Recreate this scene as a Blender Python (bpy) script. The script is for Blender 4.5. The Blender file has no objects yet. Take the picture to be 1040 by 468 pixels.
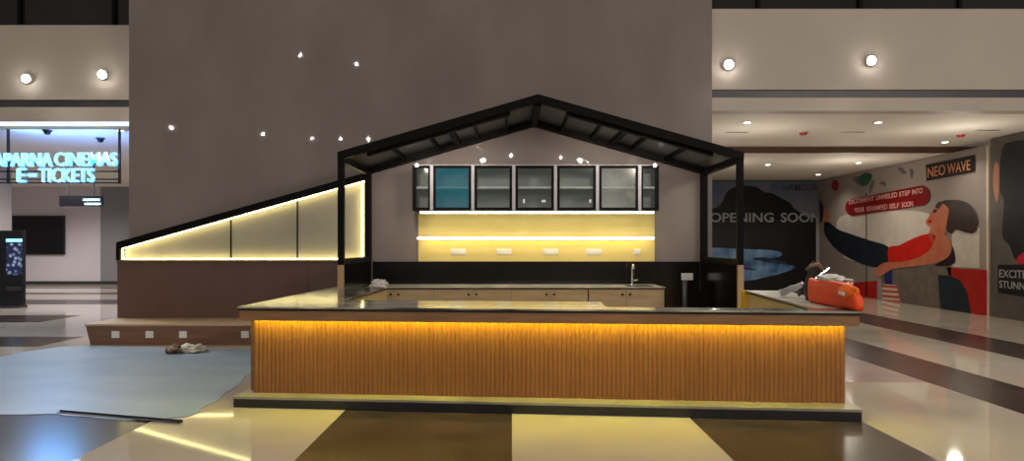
import bpy, bmesh, math, random
from mathutils import Vector, Matrix, noise
random.seed(7)
S = bpy.context.scene
COL = S.collection
F = 700.0; CX = 520.0; HY = 248.0; EYE = 1.62

# ------------------------------------------------------------------ survey helpers (photo measurements -> world metres)
def atY(px, py, Y):            # point of the vertical plane y = Y
    return Vector(((px-CX)*Y/F, Y, EYE-(py-HY)*Y/F))
def atZ(px, py, z=0.0):        # point of the horizontal plane z
    Y = F*(EYE-z)/(py-HY)
    return Vector(((px-CX)*Y/F, Y, z))
def atX(px, py, X):            # point of the vertical plane x = X
    Y = X*F/(px-CX)
    return Vector((X, Y, EYE-(py-HY)*Y/F))

# ------------------------------------------------------------------ materials
def rgb(r, g, b):              # sRGB 0-255 -> linear
    f = lambda c: (c/255/12.92) if c/255 <= .04045 else ((c/255+.055)/1.055)**2.4
    return (f(r), f(g), f(b), 1)
def mat(name, col, rough=.5, metal=0, emit=None, es=0, col2=None, scale=3.0, detail=4, lo=.35, hi=.65, stretch=(1,1,1),
        coat=0, coat_rough=.1, alpha=1, spec=.5, bump=0, trans=0, bscale=None):
    m = bpy.data.materials.new(name); m.use_nodes = True
    nt = m.node_tree; b = nt.nodes['Principled BSDF']
    b.inputs['Base Color'].default_value = col
    b.inputs['Roughness'].default_value = rough
    b.inputs['Metallic'].default_value = metal
    b.inputs['Specular IOR Level'].default_value = spec
    b.inputs['Coat Weight'].default_value = coat
    b.inputs['Coat Roughness'].default_value = coat_rough
    b.inputs['Alpha'].default_value = alpha
    b.inputs['Transmission Weight'].default_value = trans
    if emit:
        b.inputs['Emission Color'].default_value = emit
        b.inputs['Emission Strength'].default_value = es
    if col2 or bump:
        tc = nt.nodes.new('ShaderNodeTexCoord'); mp = nt.nodes.new('ShaderNodeMapping')
        mp.inputs['Scale'].default_value = stretch
        nt.links.new(tc.outputs['Object'], mp.inputs['Vector'])
        n = nt.nodes.new('ShaderNodeTexNoise'); n.inputs['Scale'].default_value = scale; n.inputs['Detail'].default_value = detail
        nt.links.new(mp.outputs['Vector'], n.inputs['Vector'])
        if col2:
            cr = nt.nodes.new('ShaderNodeValToRGB')
            cr.color_ramp.elements[0].position = lo; cr.color_ramp.elements[0].color = col
            cr.color_ramp.elements[1].position = hi; cr.color_ramp.elements[1].color = col2
            nt.links.new(n.outputs['Fac'], cr.inputs['Fac'])
            nt.links.new(cr.outputs['Color'], b.inputs['Base Color'])
        if bump:
            bp = nt.nodes.new('ShaderNodeBump'); bp.inputs['Strength'].default_value = bump
            src = n
            if bscale:
                src = nt.nodes.new('ShaderNodeTexNoise'); src.inputs['Scale'].default_value = bscale
                nt.links.new(mp.outputs['Vector'], src.inputs['Vector'])
            nt.links.new(src.outputs['Fac'], bp.inputs['Height'])
            nt.links.new(bp.outputs['Normal'], b.inputs['Normal'])
    return m
def led(name, col, es):
    return mat(name, (.8,.8,.8,1), .5, emit=col, es=es)

WARM = (1, .80, .36, 1)
M = {}
M['stone']   = mat('taupe_stone', (.20,.165,.148,1), .55, col2=(.25,.208,.188,1), scale=.9, detail=6, coat=.35, coat_rough=.02, stretch=(1,1,.6), bump=.03, bscale=6)
M['cream']   = mat('cream_floor_tile', (.48,.42,.34,1), .05, col2=(.56,.49,.40,1), scale=.8, detail=6, spec=.4)
M['brown']   = mat('brown_floor_tile', (.034,.024,.018,1), .2, col2=(.066,.047,.036,1), scale=2.2, detail=8, spec=.3)
M['pinkfl']  = mat('pinkish_floor_tile', (.34,.25,.23,1), .12, col2=(.40,.30,.27,1), scale=1.2)
M['bulk']    = mat('beige_bulkhead_paint', (.50,.44,.385,1), .6, col2=(.54,.48,.42,1), scale=.6)
M['ceil']    = mat('beige_ceiling_paint', (.82,.76,.67,1), .7, col2=(.86,.80,.71,1), scale=.5)
M['slot']    = mat('dark_slot', (.055,.057,.07,1), .4, col2=(.075,.077,.09,1), scale=2)
M['glassdk'] = mat('dark_gallery_glass', (.010,.011,.013,1), .04, col2=(.02,.021,.024,1), scale=.4, spec=.5)
M['beam']    = mat('brown_beam', (.10,.045,.032,1), .5, col2=(.12,.055,.04,1), scale=2)
M['wallL']   = mat('white_corridor_paint', (.56,.53,.55,1), .6, col2=(.60,.57,.59,1), scale=.5)
M['wallShade']   = mat('shaded_corridor_paint', (.22,.21,.22,1), .6, col2=(.25,.24,.25,1), scale=.5)
M['skirt']   = mat('dark_skirting', (.02,.02,.022,1), .4, col2=(.03,.03,.032,1), scale=4)
M['black']   = mat('black_powder_coat', (.0035,.0035,.004,1), .5, col2=(.005,.005,.0055,1), scale=8, spec=.08)
M['blackg']  = mat('black_gloss_laminate', (.004,.004,.005,1), .16, col2=(.007,.007,.009,1), scale=2, spec=.35)
M['roof']    = mat('smoked_roof_sheet', (.075,.074,.073,1), .3, col2=(.095,.094,.092,1), scale=1.5, alpha=.72)
M['oak']     = mat('slatted_oak', (.235,.092,.024,1), .45, col2=(.265,.108,.030,1), scale=3, stretch=(6,6,.6), detail=5)
M['apron']   = mat('brown_walnut_veneer', (.20,.098,.042,1), .4, col2=(.27,.14,.062,1), scale=2.5, stretch=(.8,.8,9), detail=5)
M['ply']     = mat('pale_plywood', (.62,.45,.17,1), .5, col2=(.70,.53,.23,1), scale=2, stretch=(1,1,6))
M['yply']    = mat('yellow_plywood', (.70,.44,.03,1), .5, col2=(.76,.50,.05,1), scale=2, stretch=(1,1,6))
M['post']    = mat('raw_wood_edge', (.40,.26,.13,1), .5, col2=(.48,.32,.17,1), scale=3, stretch=(5,5,.6))
M['cab']     = mat('oak_cabinet_door', (.42,.29,.15,1), .45, col2=(.50,.36,.20,1), scale=2.5, stretch=(.7,1,6))
M['granite'] = mat('mottled_dark_granite', (.055,.053,.05,1), .12, col2=(.52,.50,.40,1), scale=1.3, detail=9, lo=.40, hi=.66, stretch=(.8,2.2,1))  # random pale mottling over dark stone
M['granite2']= mat('dusty_back_granite', (.42,.40,.34,1), .25, col2=(.62,.60,.52,1), scale=2, detail=8)
M['edge']    = mat('black_granite_edge', (.012,.011,.011,1), .2, col2=(.02,.018,.018,1), scale=9)
M['plinth']  = mat('dark_plinth_stone', (.008,.008,.010,1), .35, col2=(.014,.014,.016,1), scale=6)
M['plinthT'] = mat('dusty_plinth_top', (.20,.185,.14,1), .35, col2=(.30,.28,.22,1), scale=2.4, detail=8)
M['brownlam']= mat('brown_laminate', (.115,.058,.043,1), .4, col2=(.135,.07,.052,1), scale=1.2)
M['platf']   = mat('brown_wood_veneer', (.15,.068,.040,1), .42, col2=(.20,.095,.055,1), scale=2, stretch=(.6,1,7))
M['platT']   = mat('tan_platform_top', (.44,.31,.19,1), .4, col2=(.52,.38,.25,1), scale=1.4)
M['shade']   = mat('grey_laminate_panel', (.36,.33,.26,1), .35, col2=(.41,.38,.30,1), scale=1.1, coat=.15, coat_rough=.1)
M['ypanel']  = mat('cream_laminate_panel', (.66,.54,.18,1), .45, col2=(.72,.59,.21,1), scale=1.5)
M['white']   = mat('white_plastic', (.72,.72,.72,1), .35, col2=(.76,.76,.76,1), scale=6)
M['chrome']  = mat('chrome', (.85,.85,.87,1), .12, 1, col2=(.9,.9,.92,1), scale=4)
M['alu']     = mat('aluminium_profile', (.36,.35,.39,1), .42, .2, col2=(.42,.41,.45,1), scale=3)
M['cabin']   = mat('grey_green_interior', (.42,.50,.47,1), .5, col2=(.47,.55,.52,1), scale=2)
M['shelfg']  = mat('pale_glass_shelf', (.66,.78,.74,1), .2, col2=(.72,.84,.80,1), scale=3)
M['pane']    = mat('smoked_glass_pane', (.10,.13,.13,1), .08, alpha=.22, col2=(.11,.14,.14,1), scale=2)
M['paneb']   = mat('teal_reflection_pane', (.02,.15,.23,1), .08, alpha=.45, col2=(.03,.19,.28,1), scale=2)  # reflection of a blue screen tinted into the glass colour
M['panew']   = mat('dusty_glass_pane', (.34,.38,.35,1), .2, alpha=.38, col2=(.22,.26,.25,1), scale=5)
M['rod']     = mat('dark_steel', (.05,.05,.06,1), .4, .6, col2=(.07,.07,.08,1), scale=5)
M['bluesheet']=mat('pale_blue_plastic_sheet', (.21,.30,.42,1), .38, col2=(.29,.38,.48,1), scale=1.1, detail=9, stretch=(.7,1.6,1), bump=.15)
M['rag']     = mat('pale_crumpled_plastic', (.50,.48,.38,1), .5, col2=(.62,.60,.50,1), scale=7, bump=.4)
M['ragd']    = mat('brown_crumpled_cloth', (.10,.05,.035,1), .8, col2=(.50,.38,.26,1), scale=11, bump=.5, lo=.45, hi=.62)
M['cloth']   = mat('dirty_white_cloth', (.62,.55,.50,1), .85, col2=(.72,.66,.62,1), scale=12, bump=.6)
M['orange']  = mat('orange_plastic_bag', (.72,.055,.008,1), .5, col2=(.80,.075,.01,1), scale=6, bump=.15, spec=.3)
M['orangel'] = mat('bright_orange_flap', (.88,.15,.015,1), .5, col2=(.92,.18,.02,1), scale=6, bump=.15, spec=.3)
M['paper']   = mat('white_paper', (.66,.68,.62,1), .7, col2=(.74,.76,.70,1), scale=9, bump=.3)
M['canvas']  = mat('black_canvas', (.018,.018,.018,1), .85, col2=(.035,.03,.026,1), scale=20, bump=.4)
M['leather'] = mat('brown_leather', (.16,.075,.035,1), .6, col2=(.22,.11,.055,1), scale=12)
M['red']     = mat('red_plastic', (.5,.03,.03,1), .4, col2=(.55,.04,.04,1), scale=6)
M['kiosk']   = mat('black_kiosk_shell', (.008,.008,.010,1), .2, col2=(.012,.012,.015,1), scale=3)
M['led_warm']   = led('warm_led', (1,.80,.34,1), 9)
M['led_panel']  = led('warm_led_edge', (1,.85,.36,1), 10)
M['led_white']  = led('warm_white_led', (1,.90,.62,1), 6)
M['led_amber']  = led('amber_led', (1,.95,.06,1), 62)
M['led_cove']   = led('cool_cove_led', (.45,.66,1,1), 1.5)
M['lamp']       = led('downlight_lens', (1,.94,.82,1), 10)
M['flood']      = led('floodlight_lens', (1,.95,.86,1), 60)
M['sign']       = led('cyan_sign_face', (.13,.82,1,1), 1.5)
M['signhalo']   = led('blue_sign_halo', (.02,.28,1,1), 1.2)
M['glint']       = led('corner_glint_glow', (.92,.95,1,1), 14)

# ------------------------------------------------------------------ mesh builder
class MB:
    def __init__(s): s.bm = bmesh.new()
    def box(s, x0, x1, y0, y1, z0, z1):
        x0, x1 = sorted((x0,x1)); y0, y1 = sorted((y0,y1)); z0, z1 = sorted((z0,z1))
        v = [s.bm.verts.new(p) for p in ((x0,y0,z0),(x1,y0,z0),(x1,y1,z0),(x0,y1,z0),(x0,y0,z1),(x1,y0,z1),(x1,y1,z1),(x0,y1,z1))]
        for f in ((0,3,2,1),(4,5,6,7),(0,1,5,4),(1,2,6,5),(2,3,7,6),(3,0,4,7)): s.bm.faces.new([v[i] for i in f])
        return s
    def solid(s, pts, d):              # extrude a planar polygon by vector d
        d = Vector(d); a = [s.bm.verts.new(p) for p in pts]; b = [s.bm.verts.new(Vector(p)+d) for p in pts]
        n = len(pts)
        f1 = s.bm.faces.new(a); f2 = s.bm.faces.new(list(reversed(b)))
        for i in range(n): s.bm.faces.new((a[i], b[i], b[(i+1)%n], a[(i+1)%n]))
        if n > 4:
            f1.normal_update(); f2.normal_update(); bmesh.ops.triangulate(s.bm, faces=[f1, f2])
        return s
    def prism(s, pts, z0, z1): return s.solid([(p[0],p[1],z0) for p in pts], (0,0,z1-z0))
    def bar(s, p, q, w, h, up=(0,0,1)):
        p, q = Vector(p), Vector(q); d = (q-p).normalized(); r = d.cross(Vector(up)).normalized(); u = r.cross(d)
        c = [p+r*(a*w/2)+u*(b*h/2) for a, b in ((-1,-1),(1,-1),(1,1),(-1,1))]
        return s.solid(c, q-p)
    def tube(s, pts, r, n=10, closed=False):
        pts = [Vector(p) for p in pts]; rings = []; N = len(pts)
        rr = r if isinstance(r, (list,tuple)) else [r]*N
        ref = None
        for i, p in enumerate(pts):
            a = pts[(i-1)%N] if (closed or i) else p; b = pts[(i+1)%N] if (closed or i < N-1) else p
            d = (b-a).normalized()
            if ref is None: ref = d.orthogonal().normalized()
            ref = (ref-d*ref.dot(d)).normalized(); v = d.cross(ref)
            rings.append([s.bm.verts.new(p+(ref*math.cos(t)+v*math.sin(t))*rr[i]) for t in [2*math.pi*k/n for k in range(n)]])
        for i in range(N if closed else N-1):
            A, B = rings[i], rings[(i+1)%N]
            for k in range(n): s.bm.faces.new((A[k], A[(k+1)%n], B[(k+1)%n], B[k]))
        if not closed: s.bm.faces.new(list(reversed(rings[0]))); s.bm.faces.new(rings[-1])
        return s
    def lathe(s, prof, c, axis=(0,0,1), n=24):     # prof: (radius, height) pairs
        c = Vector(c); ax = Vector(axis).normalized(); e1 = ax.orthogonal().normalized(); e2 = ax.cross(e1); rings = []
        for r, h in prof:
            rings.append([s.bm.verts.new(c+ax*h+(e1*math.cos(t)+e2*math.sin(t))*r) for t in [2*math.pi*k/n for k in range(n)]])
        for A, B in zip(rings, rings[1:]):
            for k in range(n): s.bm.faces.new((A[k], A[(k+1)%n], B[(k+1)%n], B[k]))
        s.bm.faces.new(list(reversed(rings[0]))); s.bm.faces.new(rings[-1])
        return s
    def blob(s, c, r, amp, freq, seed, sub=4, floor=None):
        m = bmesh.new(); bmesh.ops.create_icosphere(m, subdivisions=sub, radius=1)
        for v in m.verts:
            d = v.co.normalized(); k = 1+amp*noise.fractal(d*freq+Vector((seed,seed*2,3)), 1, 2, 4)+amp*.6*abs(noise.noise(d*freq*2.3+Vector((seed,1,seed))))
            v.co = Vector((c[0]+d.x*r[0]*k, c[1]+d.y*r[1]*k, c[2]+d.z*r[2]*k))
            if floor is not None and v.co.z < floor: v.co.z = floor
        me = bpy.data.meshes.new('t'); m.to_mesh(me); m.free(); s.bm.from_mesh(me); bpy.data.meshes.remove(me)
        return s
    def addmesh(s, me, mx):
        n0 = len(s.bm.verts); s.bm.from_mesh(me); s.bm.verts.ensure_lookup_table()
        for v in s.bm.verts[n0:]: v.co = mx @ v.co
        return s

ORG = {}
def _link(name, mb, mats, org, bevel=0, smooth=False, recalc=True):
    if recalc: bmesh.ops.recalc_face_normals(mb.bm, faces=mb.bm.faces)
    for v in mb.bm.verts: v.co -= org
    if smooth:
        for f in mb.bm.faces: f.smooth = True
    me = bpy.data.meshes.new(name); mb.bm.to_mesh(me); mb.bm.free()
    for m in (mats if isinstance(mats, list) else [mats]): me.materials.append(m)
    o = bpy.data.objects.new(name, me); COL.objects.link(o)
    if bevel:
        b = o.modifiers.new('bevel', 'BEVEL'); b.width = bevel; b.segments = 2; b.limit_method = 'ANGLE'
    return o
def thing(name, label, cat, loc, group=None):
    o = bpy.data.objects.new(name, None); COL.objects.link(o); o.empty_display_size = .1
    o.location = loc; o['label'] = label; o['category'] = cat
    if group: o['group'] = group
    ORG[o.name] = Vector(loc)
    return o
def part(name, mb, m, parent, bevel=0, smooth=False, label=None):
    org = ORG[parent.name]
    o = _link(name, mb, m, org, bevel, smooth); o.parent = parent; ORG[o.name] = org
    if label: o['label'] = label
    return o
def solo(name, mb, m, label, cat, loc, group=None, bevel=0, smooth=False):
    o = _link(name, mb, m, Vector(loc), bevel, smooth); o.location = loc
    o['label'] = label; o['category'] = cat; ORG[o.name] = Vector(loc)
    if group: o['group'] = group
    return o
def struct(name, mb, m, parent=None, bevel=0):
    o = _link(name, mb, m, Vector((0,0,0)), bevel); ORG[o.name] = Vector((0,0,0))
    if parent: o.parent = parent
    else: o['kind'] = 'structure'
    return o
def dup(root, loc, label=None):
    r = root.copy(); COL.objects.link(r); r.location = loc; ORG[r.name] = Vector(loc)
    if label: r['label'] = label
    for ch in list(root.children):
        c = ch.copy(); COL.objects.link(c); c.parent = r
        for g in ch.children:
            d = g.copy(); COL.objects.link(d); d.parent = c
    return r
def text_mesh(body, extrude=.004, offset=0.0, bold=0.0, line=1.0, align='CENTER'):
    cu = bpy.data.curves.new('txt', 'FONT'); cu.body = body; cu.extrude = extrude; cu.offset = offset+bold; cu.align_x = align
    cu.space_line = line; cu.resolution_u = 4
    ob = bpy.data.objects.new('txt', cu); COL.objects.link(ob)
    bpy.context.view_layer.update()
    me = bpy.data.meshes.new_from_object(ob.evaluated_get(bpy.context.evaluated_depsgraph_get()))
    bpy.data.objects.remove(ob); bpy.data.curves.remove(cu)
    xs = [v.co.x for v in me.vertices]; ys = [v.co.y for v in me.vertices]
    return me, (min(xs), max(xs), min(ys), max(ys))
def place_text(mb, body, p0, ux, uz, w, h, extrude=.01, bold=0.0, off=0.0):
    """letters filling the w x h box whose lower-left corner is p0, along ux / uz; extrude along the normal ux x uz"""
    me, (a, b, c, d) = text_mesh(body, 1.0, bold=bold)
    ux, uz = Vector(ux).normalized(), Vector(uz).normalized(); nn = ux.cross(uz)
    sx, sz = w/(b-a), h/(d-c)
    mx = Matrix.Identity(4)
    for i in range(3):
        mx[i][0] = ux[i]*sx; mx[i][1] = uz[i]*sz; mx[i][2] = nn[i]*extrude/2
        mx[i][3] = p0[i]-ux[i]*a*sx-uz[i]*c*sz+nn[i]*off
    mb.addmesh(me, mx); bpy.data.meshes.remove(me)
    return mb
def smooth_poly(pts, n=5):
    out = []; N = len(pts); pts = [Vector(p) for p in pts]
    for i in range(N):
        p0, p1, p2, p3 = pts[i-1], pts[i], pts[(i+1)%N], pts[(i+2)%N]
        for k in range(n):
            t = k/n
            out.append(.5*((2*p1)+(p2-p0)*t+(2*p0-5*p1+4*p2-p3)*t*t+(3*p1-p0-3*p2+p3)*t**3))
    return out

# ================================================================== SETTING
# floor: polished cream tile with dark brown bands
def floor_kind(x, y):
    if y < 11:
        if -1.63 < x < 0 or 1.66 < x < 3.2: return 1
        if -7 < x < -3.3 and y < 9.5: return 1
    if 4.88 < x < 5.78: return 1
    if 7.2 < x < 8.3: return 1
    if 3.2 < x < 4.88 and y > 8.1: return 2
    if x < -9.8 and 14.3 < y < 15.75: return 1
    if x < -7.5 and 10.9 < y < 12.1: return 1
    if x < -6.8 and (18.6 < y < 20.2 or 22.2 < y < 23.2 or 25.2 < y < 25.9): return 1
    return 0
xs = [-26,-9.8,-7.5,-7,-6.8,-3.3,-1.63,0,1.66,3.2,4.88,5.78,7.2,8.3,16]
ys = [-9,8.1,9.5,10.9,11,12.1,14.3,15.75,18.6,20.2,22.2,23.2,25.2,25.9,29]
fb = MB(); grid = [[fb.bm.verts.new((x,y,0)) for y in ys] for x in xs]
for i in range(len(xs)-1):
    for j in range(len(ys)-1):
        f = fb.bm.faces.new((grid[i][j],grid[i+1][j],grid[i+1][j+1],grid[i][j+1]))
        f.material_index = floor_kind((xs[i]+xs[i+1])/2, (ys[j]+ys[j+1])/2)
ret = bmesh.ops.extrude_face_region(fb.bm, geom=list(fb.bm.faces))
for g in ret['geom']:
    if isinstance(g, bmesh.types.BMVert): g.co.z -= .12
struct('floor', fb, [M['cream'], M['brown'], M['pinkfl']])

WY = 12.2                                # face of the tall stone wall
struct('wall_back', MB().box(-6.78, 3.54, WY, 19.5, 0, 9), M['stone'])

RY, LY = 12.3, 13.15
def fascia(n, x0, x1, y, zt):
    struct('trim_%d' % n, MB().box(x0, x1, y, y+.35, 4.38, zt), M['bulk'])
    struct('trim_%d' % (n+1), MB().box(x0, x1, y+.06, y+.35, 4.235, 4.38), M['slot'])
fascia(1, 3.54, 13.5, RY, 5.82)
struct('trim_3', MB().box(3.54, 13.5, RY, RY+.3, 4.0, 4.235), M['bulk'])
fascia(4, -22, -6.78, LY, 5.80)
struct('trim_6', MB().box(-22, -6.78, LY, LY+.3, 3.96, 4.235), M['bulk'])
w = struct('window_1', MB().box(3.54, 13.5, RY+.05, RY+.09, 5.82, 9), M['glassdk'])
mb = MB()
for x in (4.4, 6.22, 8.0, 9.8, 11.6): mb.box(x-.03, x+.03, RY-.01, RY+.12, 5.82, 9)
struct('window_frame', mb, M['black'], w)
w = struct('window_2', MB().box(-22, -6.78, LY+.05, LY+.09, 5.80, 9), M['glassdk'])
mb = MB()
for x in (-7.6, -9.4, -11.2, -13): mb.box(x-.03, x+.03, LY-.01, LY+.12, 5.80, 9)
struct('window_frame', mb, M['black'], w)

struct('ceiling_right', MB().box(3.54, 13.5, RY+.3, 16.95, 4.0, 4.1), M['ceil'])
struct('trim_7', MB().box(3.54, 13.5, 16.85, 16.97, 3.86, 4.0), M['beam'])
struct('ceiling_back', MB().box(3.0, 13.5, 16.97, 24.6, 3.87, 4.0), M['ceil'])
struct('wall_right', MB().box(3.0, 11.0, 24.38, 24.5, 0, 3.87), M['wallL'])
struct('wall_right_side', MB().box(10.94, 11.1, 12.7, 24.38, 0, 3.86), M['wallL'])
struct('ceiling_left', MB().box(-22, -6.78, LY+.3, 28.2, 3.96, 4.1), M['ceil'])
struct('wall_left', MB().box(-26, -16.72, 28, 28.2, 0, 3.96), M['wallL'])
struct('wall_left_shaded', MB().box(-16.72, -6.5, 28.0, 28.2, 0, 3.96), M['wallShade'])  # flush wall stretch; its shadow is painted in as darker grey
struct('wall_left_pillar', MB().box(-15.2, -13.72, 18.3, 18.9, 0, 3.96), M['bulk'])
struct('baseboard_left', MB().box(-26, -6.5, 27.95, 28.0, 0, .12), M['skirt'])

# ================================================================== COVE + LAMPS
solo('cove_light', MB().box(-21.9, -6.79, LY+.02, LY+.28, 3.925, 3.958), M['led_cove'], 'long cool blue cove light strip under the left bulkhead above the cyan sign', 'light strip', (-10, LY+.1, 3.94))

def light(kind, name, loc, power, col, **kw):
    l = bpy.data.lights.new(name, kind); l.energy = power; l.color = col
    for k, v in kw.items(): setattr(l, k, v)
    o = bpy.data.objects.new(name, l); COL.objects.link(o); o.location = loc
    return o
def aim(o, t):
    o.rotation_euler = (Vector(t)-o.location).to_track_quat('-Z', 'Y').to_euler()

# floodlights on the bulkheads
first = None
for loc, lab in ((atY(739,66,RY), 'floodlight on the right bulkhead, close beside the tall stone wall'),
                 (atY(883,62,RY), 'brightest floodlight on the right bulkhead, further from the stone wall'),
                 (atY(29,80,LY), 'floodlight on the left bulkhead, further from the stone wall'),
                 (atY(106,76,LY), 'floodlight on the left bulkhead, close beside the tall stone wall')):
    if first is None:
        first = thing('floodlight', lab, 'light', loc, 'floodlights on the bulkheads')
        part('housing', MB().lathe([(.085,0),(.09,.03),(.082,.07)], loc, (0,-1,-.15)), M['white'], first, smooth=False)
        part('lens', MB().lathe([(.072,.065),(.074,.085),(.05,.105),(.015,.112)], loc, (0,-1,-.15)), M['flood'], first)
    else: dup(first, loc, lab)
    o = light('SPOT', 'floodlight_beam', loc+Vector((0,-.2,-.03)), 260, (1,.93,.82), spot_size=2.6, spot_blend=.8, shadow_soft_size=.08)
    aim(o, (loc.x*.5, 3, 0))

# ceiling downlights
first = None
for px, py, z, lab in ((759,124,4.0,'ceiling downlight in the right soffit, close beside the stone wall'),
                       (892,124,4.0,'faint ceiling downlight in the middle of the right soffit near its front edge'),
                       (960,144,4.0,'ceiling downlight just above the black logo plate of the right poster'),
                       (780,167,3.87,'ceiling downlight beyond the brown beam, close to the black house frame'),
                       (831,177,3.87,'ceiling downlight over the corner where the two posters meet'),
                       (872,165,3.87,'ceiling downlight beyond the brown beam, above the green balloon'),
                       (122,132,3.96,'ceiling downlight in the left corridor, close beside the stone wall')):
    loc = atZ(px, py, z)
    if first is None:
        first = thing('downlight', lab, 'light', loc, 'round ceiling downlights')
        part('trim_ring', MB().lathe([(.055,-.012),(.10,-.012),(.11,0),(.055,0)], loc), M['white'], first)
        part('lens', MB().lathe([(.02,-.016),(.062,-.014),(.062,-.002)], loc), M['lamp'], first)
    else: dup(first, loc, lab)
    o = light('SPOT', 'downlight_beam', loc+Vector((0,0,-.05)), 55 if py != 124 else 25, (1,.92,.76), spot_size=2.3, spot_blend=.9, shadow_soft_size=.05)
for x, y in ((-9,17),(-11.5,17.5),(-16.5,25),(-19,24),(-13,22)):
    light('SPOT', 'corridor_beam', (x,y,3.9), 330, (1,.94,.93), spot_size=2.6, spot_blend=.9, shadow_soft_size=.08)
for x, y in ((5,14.2),(9,14),(5.5,19),(9,18.5)):
    light('POINT', 'soffit_fill', (x,y,2.8), 27, (1,.91,.78), shadow_soft_size=.12)  # added fill lights without fittings, floating below the soffit

# smoke detectors and small ceiling fittings
first = None
for px, py, lab in ((816,134,'red smoke detector on the right soffit, closer to the stone wall'),(976,136,'red smoke detector on the right soffit, above the black logo plate')):
    loc = atZ(px, py, 4.0)
    if first is None:
        first = thing('smoke_detector', lab, 'detector', loc, 'red smoke detectors')
        part('base', MB().lathe([(.10,-.02),(.10,0)], loc), M['white'], first)
        part('cap', MB().lathe([(.03,-.07),(.07,-.06),(.085,-.02)], loc), M['red'], first)
    else: dup(first, loc, lab)
first = None
for px, py, z, lab in ((48,132,3.96,'small dark camera dome on the left corridor ceiling, above the word APARNA'),(102,140,3.96,'small dark camera dome on the left corridor ceiling, above the end of CINEMAS')):
    loc = atZ(px, py, z)
    if first is None:
        first = thing('camera_dome', lab, 'camera', loc, 'ceiling camera domes')
        part('base', MB().lathe([(.09,-.03),(.09,0)], loc), M['rod'], first)
        part('dome', MB().lathe([(.015,-.10),(.05,-.085),(.07,-.03)], loc), M['blackg'], first, smooth=True)
    else: dup(first, loc, lab)
first = None
for px, py, lab in ((748,134,'thin dark ceiling grille beside the stone wall'),(866,134,'thin dark ceiling grille between the two red detectors'),(1003,132,'thin dark ceiling grille at the right end of the soffit')):
    loc = atZ(px, py, 4.0)
    if first is None:
        first = thing('ceiling_grille', lab, 'vent', loc, 'ceiling grilles')
        part('frame', MB().box(loc.x-.25, loc.x+.25, loc.y-.05, loc.y+.05, 3.992, 4.0), M['bulk'], first)
        mb = MB()
        for k in range(5): mb.box(loc.x-.2+k*.085, loc.x-.14+k*.085, loc.y-.03, loc.y+.03, 3.988, 3.992)
        part('slats', mb, M['slot'], first)
    else: dup(first, loc, lab)

# ================================================================== U-SHAPED BAR COUNTER
A, B = Vector((-2.73,6.85,0)), Vector((3.22,6.35,0))
U = (B-A).normalized(); V = Vector((-U.y, U.x, 0)); LEN = (B-A).length
def L(u, v, z=0): return A+U*u+V*v+Vector((0,0,z))
bar = thing('bar_counter', 'long U-shaped bar counter with amber lit slatted oak front and mottled granite top', 'counter', (.2,7,0))
top = [A, B, Vector((3.68,9.22,0)), Vector((3.14,9.27,0)), Vector((2.93,6.66,0)), Vector((.93,6.83,0)), Vector((.96,7.43,0)), Vector((-1.90,7.68,0)), Vector((-1.80,10.08,0)), Vector((-2.56,10.08,0))]
part('countertop', MB().prism([top[0],top[1],top[1]+(top[4]-top[1])*.0+Vector((.018,.28,0)),top[4],*top[5:]], .984, 1.0), M['granite'], bar)
part('countertop', MB().prism([top[1]+Vector((.018,.28,0)),top[2],top[3],top[4]], .984, 1.0), M['granite2'], bar, label='pale dusty top of the right wing')
def inset(poly, d):
    out = []; n = len(poly)
    for i in range(n):
        p0, p1, p2 = poly[i-1], poly[i], poly[(i+1)%n]
        e1 = (p1-p0).normalized(); e2 = (p2-p1).normalized()
        n1 = Vector((-e1.y,e1.x,0)); n2 = Vector((-e2.y,e2.x,0)); b = (n1+n2); b /= max(.25, 1+n1.dot(n2))
        out.append(p1+b*d)
    return out
part('edge_band', MB().prism(inset(top, .004), .962, .984), M['edge'], bar, label='thin black granite edge under the top')
# apron: band under the overhang, front and returning down both wings
ap = MB()
ap.solid([L(.012,.012,.862), L(LEN-.012,.012,.862), L(LEN-.012,.036,.862), L(.012,.036,.862)], (0,0,.1))
ap.solid([L(.012,.036,.935), L(LEN-.012,.036,.935), L(LEN-.012,.26,.935), L(.012,.26,.935)], (0,0,.027))
for q0 in (.012, LEN-.036): ap.solid([L(q0,.036,.862), L(q0+.024,.036,.862), L(q0+.024,.26,.862), L(q0,.26,.862)], (0,0,.073))
part('apron', ap, M['apron'], bar, bevel=.003)
wp = MB()
wp.prism([top[0]+Vector((.02,.30,0)), top[0]+Vector((.10,.30,0)), top[9]+Vector((.09,-.01,0)), top[9]+Vector((.012,-.01,0))], .1, .962)
part('end_panel', wp, M['apron'], bar)
wp = MB()
wp.prism([top[1]+Vector((-.07,.22,0)), top[1]+Vector((.0,.22,0)), top[2]+Vector((-.012,-.01,0)), top[2]+Vector((-.07,-.01,0))], .862, .962)
part('end_panel', wp, M['apron'], bar)
# carcasses (pale plywood inside)
cz = MB()
cz.prism([Vector((-2.6,7.12,0)), Vector((.90,6.86,0)), Vector((.92,7.39,0)), Vector((-1.93,7.64,0)), Vector((-1.825,10.05,0)), Vector((-2.45,10.05,0))], .11, .962)
part('carcass', cz, M['ply'], bar)
cz = MB()
cz.prism([Vector((.905,6.86,0)), L(LEN-.11,.235), Vector((3.60,9.18,0)), Vector((3.165,9.23,0)), Vector((2.955,6.69,0)), Vector((.905,6.86+.02,0))], .11, .962)
part('carcass', cz, M['ply'], bar)
part('end_board', MB().box(3.10, 3.165, 9.29, 9.34, .0, 1.0).box(3.11,3.2,9.27,9.29,0,.99), M['yply'], bar, label='bright yellow end board of the right wing')
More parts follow.
